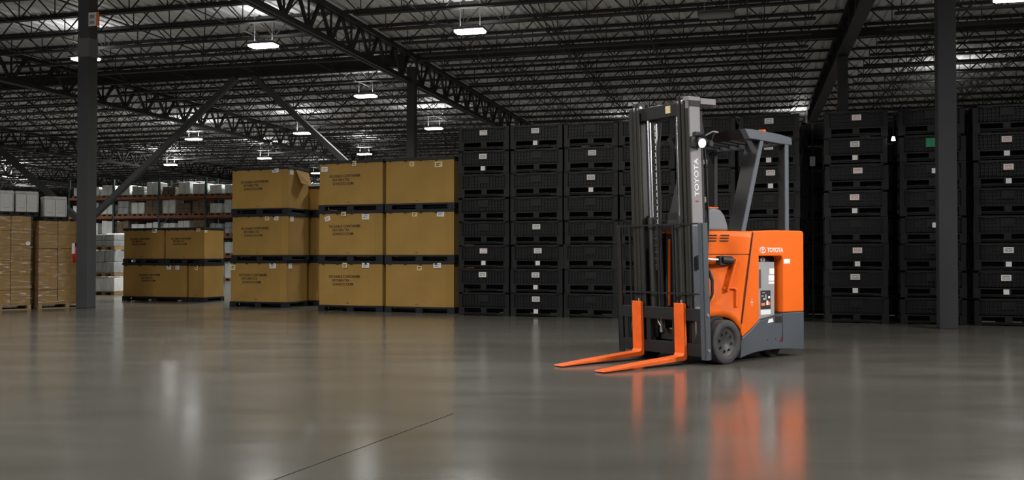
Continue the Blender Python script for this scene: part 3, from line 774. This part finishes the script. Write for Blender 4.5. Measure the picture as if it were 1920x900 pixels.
# bracket, pocket and plate on the near channel
obj('lamp_bracket', MB().box(-.24, -.115, .441, .462, 2.30, 2.42).box(-.30, -.17, .441, .47, 2.42, 2.47), 'black', mast, .02, 3)
obj('lower_cover', MB().box(-.285, -.105, .441, .449, .62, 1.47), 'slate', mast, .003)
obj('cover_slot', MB().box(-.205, -.190, .450, .4515, 1.36, 1.46), 'black', mast)
obj('grab_handle', MB().box(-.19, -.14, .45, .50, 1.01, 1.16), 'black', mast, .015, 3)
obj('small_sticker', MB().box(-.215, -.19, .4495, .451, .82, .90), 'white', mast)
tm = text_mesh('TOYOTA', .096, 'white', .002, .001, 0, 1.03)
o = bpy.data.objects.new('lettering', tm); COL.objects.link(o); o.parent = mast
o.matrix_local = frame_mat((-.205, .4415, 1.985), (0, 0, 1), (1, 0, 0))
obj('red_mark', MB().box(-.225, -.175, .441, .442, 1.725, 1.74), 'red', mast)
obj('hose', MB().path([(-.36, .36, 2.76), (-.40, .38, 2.5), (-.41, .40, 2.1), (-.41, .41, 1.5), (-.38, .40, 1.1)], .012, 8), 'black', mast)
obj('rear_rail', MB().box(-.345, -.315, .33, .425, .25, 2.70), 'black', mast, .003)
# work lamp
wl = lean(obj('work_lamp', MB().tube((-.30, .535, 2.34), (-.205, .535, 2.34), .040, 24, .060), 'black', fk))
obj('lens', MB().tube((-.2045, .535, 2.34), (-.198, .535, 2.34), .049, 24), 'beam_face', wl)
obj('lens_line', MB().box(-.1978, -.1965, .515, .555, 2.350, 2.354).box(-.1978, -.1965, .515, .555, 2.330, 2.334), 'greyink', wl)
obj('lamp_arm', MB().path([(-.22, .46, 2.43), (-.24, .53, 2.43), (-.25, .535, 2.38)], .014, 8).path([(-.26, .60, 2.33), (-.28, .62, 2.42), (-.36, .58, 2.45), (-.42, .5, 2.43)], .008, 6).tube((-.25, .59, 2.33), (-.25, .62, 2.33), .032, 14), 'black', wl)
obj('lamp_arm', MB().path([(-.24, .55, 2.42), (-.30, .60, 2.46), (-.36, .62, 2.45)], .010, 6), 'steel', wl)

# --- body
def arc(cx, cz, r, a0, a1, n=6): return [(cx+r*math.cos(R(a0+(a1-a0)*i/n)), cz+r*math.sin(R(a0+(a1-a0)*i/n))) for i in range(n+1)]
shell = [(-.885, 1.425)]+[(-1.30, 1.442), (-1.79, 1.44), (-1.812, 1.42), (-1.812, .512), (-1.416, .512)]+arc(-1.376, 1.10, .04, 180, 90, 4)+[(-.990, 1.15), (-.985, .455), (-.965, .43), (-.83, .345), (-.685, .275), (-.655, .33), (-.672, .40)]
shell = [(-.885, 1.425), (-1.30, 1.442), (-1.79, 1.44), (-1.812, 1.42), (-1.812, .512), (-1.416, .512), (-1.416, 1.11), (-1.405, 1.137), (-1.376, 1.15), (-.985, 1.15), (-.985, .455), (-.965, .43), (-.83, .345), (-.685, .270), (-.660, .33), (-.672, .40)]
skirt = [(-1.812, .508), (-1.416, .508), (-1.40, .50), (-.99, .440), (-.96, .427), (-.83, .34), (-.685, .266), (-.668, .20), (-.655, .045), (-.76, .07), (-.90, .092), (-1.1, .105), (-1.35, .105), (-1.55, .092), (-1.812, .07)]
for sgn in (-1, 1):
    a, b = sorted((sgn*.47, sgn*.60))
    obj('side_shell', MB().prism_y(shell, a, b), 'orange', fk, .014, 3)
    obj('lower_skirt', MB().prism_y(skirt, a, b), 'slate', fk, .010, 3)
body = obj('chassis', MB().box(-1.78, -.70, -.469, .469, .12, 1.38).box(-.70, -.31, -.38, .38, .12, .60), 'black', fk)
obj('rear_panel', MB().box(-1.83, -1.785, -.58, .58, .512, 1.43), 'orange', fk, .01)
obj('rear_bumper', MB().box(-1.83, -1.785, -.58, .58, .08, .508), 'slate', fk, .01)
obj('top_deck', MB().box(-1.79, -.86, -.47, .47, 1.385, 1.415), 'guard', fk, .005)
# battery in the side opening
bt = obj('battery_case', MB().box(-1.345, -.986, .47, .535, .30, 1.085), 'batt', fk, .006)
lug = MB().prism_y([(-1.12, 1.085), (-1.11, 1.115), (-1.135, 1.14), (-1.175, 1.14), (-1.20, 1.115), (-1.19, 1.085)], .50, .52)
obj('lifting_lug', lug, 'batt', bt, .003)
obj('lug_hole', MB().tube((-1.155, .5205, 1.105), (-1.155, .522, 1.105), .013, 12), 'black', bt)
obj('maker_plate', MB().box(-1.10, -1.03, .5355, .537, .79, 1.0), 'slate', bt)
obj('white_label', MB().box(-1.34, -1.235, .5355, .537, .87, .935).box(-1.34, -1.25, .5355, .537, .945, 1.01).box(-1.34, -1.235, .5355, .537, .835, .86), 'white', bt)
wl2 = obj('warning_label', MB().box(-1.27, -1.09, .5355, .537, .555, .765), 'black', bt)
obj('warning_print', MB().box(-1.26, -1.185, .5375, .538, .60, .635).box(-1.165, -1.10, .5375, .538, .595, .625), 'orangelab', wl2)
obj('warning_print', MB().box(-1.225, -1.195, .5375, .5385, .60, .65).box(-1.26, -1.225, .5375, .538, .675, .70).box(-1.19, -1.18, .5375, .538, .66, .72).box(-1.15, -1.10, .5375, .538, .70, .706).box(-1.17, -1.12, .5375, .538, .735, .74).tube((-1.15, .5375, .67), (-1.15, .538, .67), .012, 10), 'white', wl2)
obj('white_label', MB().box(-1.27, -1.09, .5355, .537, .495, .55), 'white', bt)
# step panel in the skirt
obj('panel_seam', MB().box(-1.405, -1.398, .5985, .6025, .185, .50).bar((-1.398, .6005, .503), (-1.0, .6005, .445), .004, .007, (0, 0, 1)), 'black', fk)
obj('model_print', MB().prism_y([(-1.13, .405), (-1.15, .445), (-1.22, .455), (-1.235, .415)], .6005, .6012), 'white', fk)
obj('keyhole', MB().tube((-1.13, .600, .215), (-1.13, .603, .215), .008, 10), 'black', fk)
obj('keyhole', MB().tube((-1.27, .600, .220), (-1.27, .603, .220), .008, 10), 'black', fk)
obj('dark_notch', MB().box(-1.385, -1.26, .6003, .602, .40, .475), 'carriage', fk)
obj('red_reflector', MB().prism_y([(-1.33, .185), (-1.395, .185), (-1.395, .25)], .6005, .602), mat('dark_red', (.16, .02, .015), .4), fk)
obj('white_tag', MB().box(-1.545, -1.43, .6003, .6015, 1.065, 1.115), 'white', fk)
obj('white_tag', MB().box(-.855, -.85, .6003, .6012, .60, .69).box(-.875, -.83, .6003, .6012, .64, .646), 'white', fk)
# side lettering and emblem
tm = text_mesh('TOYOTA', .070, 'white', .0015, .001)
o = bpy.data.objects.new('lettering', tm); COL.objects.link(o); o.parent = fk
o.matrix_local = frame_mat((-1.27, .6015, 1.215), (-1, 0, 0), (0, 0, 1))
lg = MB()
def ring(cx, cz_, rx, rz_, n=28, t=.0040):
    pts = [(cx+rx*math.cos(2*math.pi*i/n), .602, cz_+rz_*math.sin(2*math.pi*i/n)) for i in range(n+1)]
    lg.path(pts, t, 4)
ring(-1.045, 1.215, .049, .034); ring(-1.045, 1.233, .028, .012, 20); ring(-1.045, 1.215, .012, .031, 20)
obj('emblem', lg, 'white', fk)
# front cowl: surface from the slanted edge of the side round to the front, arched over the wheel
def cowl(sgn):
    q = MB(); NU, NZ = 16, 14; vs = []
    for i in range(NU+1):
        u = i/NU
        for j in range(NZ+1):
            t = j/NZ
            xb, xt = -.660+u*.40, -.878+u*.56
            yb = .598-.19*u**1.25
            yt = .598-.215*u**1.25
            dz = .27**2-(xb+.41)**2
            zb = .231+math.sqrt(max(dz, .0049)) if u > 0.02 else .33
            z = zb+(1.42-zb)*t
            f = (z-.33)/(1.42-.33)
            x = xb+(xt-xb)*max(0, f); y = yb+(yt-yb)*f
            y += -.045*math.sin(math.pi*u**.8)*math.sin(math.pi*t)
            vs.append((x, sgn*y, z))
    fs = []
    for i in range(NU):
        for j in range(NZ):
            a = i*(NZ+1)+j; f = (a, a+NZ+1, a+NZ+2, a+1)
            fs.append(f if sgn < 0 else f[::-1])
    q.add(vs, fs, True)
    o = obj('front_cowl', q, 'orange', fk)
    s = o.modifiers.new('thickness', 'SOLIDIFY'); s.thickness = .03; s.offset = -1
    return o
cw = cowl(1); cowl(-1)
def cow(u, z, off=.006):   # point on the near cowl
    f = (z-.33)/1.09; xb, xt = -.660+u*.40, -.878+u*.56
    x = xb+(xt-xb)*f; y = .598-.19*u**1.25-.025*u**1.25*f
    return (x, y-.045*math.sin(math.pi*u**.8)*math.sin(math.pi*max(0, min(1, (z-.48)/.94)))+off, z)
obj('edge_seam', MB().path([(-.876, .602, 1.41), (-.674, .602, .42)], .006, 6), 'black', cw)
obj('cowl_seam', MB().path([cow(u/10, 1.17, .001) for u in range(0, 11)], .004, 5), 'black', cw)
for k in range(2):
    for z in (1.315, 1.345, 1.375):
        obj('vent_slot', MB().bar(cow(.50+k*.25, z, .002), cow(.67+k*.25, z, .002), .012, .010), 'black', cw)
obj('cowl_ridge', MB().bar(cow(.45, .76, .004), cow(.30, 1.12, .004), .03, .07, (0, 1, 0)), 'orange', cw, .012, 3)
obj('cowl_ridge', MB().path([cow(.50, .80, .008), cow(.26, .80, .008), cow(.20, .78, .008), cow(.19, .60, .008)], .013, 8), 'orange', cw)
obj('cowl_nose', MB().box(-.34, -.30, -.38, .38, .50, 1.40), 'black', fk)
obj('nose_strip', MB().box(-.30, -.292, -.11, -.08, .60, 1.34), 'orange', fk)
obj('cowl_top', MB().prism_z([(-.885, -.59), (-.885, .59), (-.33, .39), (-.33, -.39)][::-1], 1.395, 1.421), 'orange', fk, .006)
# tilt cylinder
tcx = obj('tilt_cylinder', MB().tube((-.46, .50, 1.11), (-.60, .53, 1.10), .045, 18, .04).box(-.62, -.42, .46, .52, 1.05, 1.15), 'black', fk, .006)
obj('tilt_rod', MB().tube((-.29, .46, 1.115), (-.50, .51, 1.108), .014, 14), 'chrome', tcx)
# hose loops beside the mast
obj('hose_loop', MB().path([(-.32, .45, 1.0), (-.33, .49, .9), (-.33, .49, .75), (-.31, .45, .66)], .014, 8).path([(-.32, .42, 1.02), (-.34, .47, .88), (-.34, .47, .72), (-.31, .42, .62)], .012, 8), 'black', fk)
# under-mast fittings seen between the forks
obj('hydraulic_fitting', MB().path([(-.13, -.13, .50), (-.12, -.10, .43), (-.12, -.06, .38)], .011, 8).path([(-.13, .07, .36), (-.13, .14, .355), (-.13, .16, .40), (-.13, .165, .46)], .009, 8), 'steel', fk)
obj('axle_housing', MB().tube((-.41, -.42, .231), (-.41, .42, .231), .10, 18).box(-.36, -.16, -.30, .30, .13, .20), 'black', fk)
# backrest pad
q = MB(); prof = []
for i in range(9):
    t = i/8; prof.append((-.80+.40*t, 1.42+.245*math.sin(math.pi*(.12+.68*t))**.7 if 0 < t < 1 else 1.42))
pad = obj('operator_pad', MB().prism_y([(-.70, 1.42), (-.675, 1.51), (-.63, 1.60), (-.57, 1.65), (-.49, 1.672), (-.38, 1.672), (-.34, 1.62), (-.34, 1.42)], .10, .42), 'pad', fk, .05, 4)
obj('pad_cap', MB().box(-.56, -.37, .13, .39, 1.668, 1.684), 'orange', pad, .006)
obj('control_column', MB().box(-.78, -.50, -.42, .05, 1.42, 1.52).tube((-.60, -.1, 1.50), (-.58, -.1, 1.62), .02), 'black', fk, .02)
# overhead guard
og = obj('overhead_guard', MB().prism_y([(-.775, 2.545), (-.90, 2.55), (-1.40, 2.535), (-1.63, 2.51), (-1.635, 2.425), (-1.40, 2.425), (-1.0, 2.44), (-.86, 2.44)], .50, .575)
         .prism_y([(-.775, 2.545), (-.90, 2.55), (-1.40, 2.535), (-1.63, 2.51), (-1.635, 2.425), (-1.40, 2.425), (-1.0, 2.44), (-.86, 2.44)], -.575, -.50), 'guard', fk, .008)
obj('front_rail', MB().prism_y([(-.775, 2.545), (-.90, 2.55), (-.90, 2.47), (-.86, 2.44)], -.50, .50), 'carriage', og, .006)
obj('rear_rail', MB().box(-1.635, -1.56, -.50, .50, 2.43, 2.51), 'guard', og, .006)
for i in range(7):
    y = -.42+i*.14
    obj('roof_bar', MB().bar((-.88, y, 2.52), (-1.58, y, 2.49), .03, .05), 'carriage', og, .004)
for sgn in (-1, 1):
    a, b = sorted((sgn*.36, sgn*.555))
    obj('front_post', MB().prism_y([(-.765, 1.42), (-.735, 1.42), (-1.065, 2.445), (-1.11, 2.445)], a, b), 'black', og, .008)  # black stands for shade on the post's front face
    a, b = sorted((sgn*.545, sgn*.565))
    obj('post_edge', MB().prism_y([(-.795, 1.42), (-.735, 1.42), (-1.065, 2.445), (-1.125, 2.445)], a, b), 'guard' if sgn > 0 else 'black', og, .004)  # grey strip stands for the lit side; far one black for shade
    a, b = sorted((sgn*.46, sgn*.56))
    obj('rear_post', MB().box(-1.575, -1.515, a, b, 1.41, 2.43), 'black', og, .008, 2)  # shade painted black; the grey edge carries the lit side
    a, b = sorted((sgn*.556, sgn*.568))
    obj('post_edge', MB().box(-1.578, -1.512, a, b, 1.41, 2.43), 'guard', og, .004)
obj('beacon', MB().tube((-1.36, .36, 2.535), (-1.36, .36, 2.60), .055, 18, .045), 'orange', og)
# wheels
def wheel(x, y, r, wd, sgn, hub=True):
    yo = sgn*wd/2
    tyre = MB().lathe_y((x, y, r), [(-yo, r*.66), (-yo, r*.93), (-yo*.86, r), (yo*.86, r), (yo, r*.945), (yo*.985, r*.86), (yo*1.0, r*.84), (yo, r*.70), (yo*.90, r*.66)], 48)
    t = obj('drive_wheel' if hub else 'rear_wheel', tyre, 'tyre', fk)
    rm = MB().lathe_y((x, y, r), [(yo*.90, r*.66), (yo*.80, r*.64), (yo*.72, r*.58), (yo*.72, r*.22), (yo*.66, r*.19), (yo*.66, .001)], 40)
    rr = obj('rim', rm, 'rim', t)
    rm2 = MB().lathe_y((x, y, r), [(-yo, r*.66), (-yo*.8, .001)], 24); obj('inner_disc', rm2, 'rim', t)
    if hub:
        for k in range(8):
            a = 2*math.pi*k/8+.2
            c = Vector((x+math.cos(a)*r*.42, y+yo*.76, r+math.sin(a)*r*.42))
            obj('wheel_nut', MB().tube(c, c+Vector((0, sgn*.014, 0)), .013, 6), 'black', rr)
    return t
wheel(-.41, .52, .235, .20, 1); wheel(-.41, -.52, .235, .20, -1)
wheel(-1.42, .40, .165, .12, 1, False); wheel(-1.42, -.40, .165, .12, -1, False)
obj('wheel_arch', MB().prism_y([(-.41+.280*math.cos(R(a)), .231+.280*math.sin(R(a))) for a in range(-25, 171, 8)]+[(-.41+.245*math.cos(R(a)), .231+.245*math.sin(R(a))) for a in range(165, -26, -10)], .38, .50), 'black', fk)
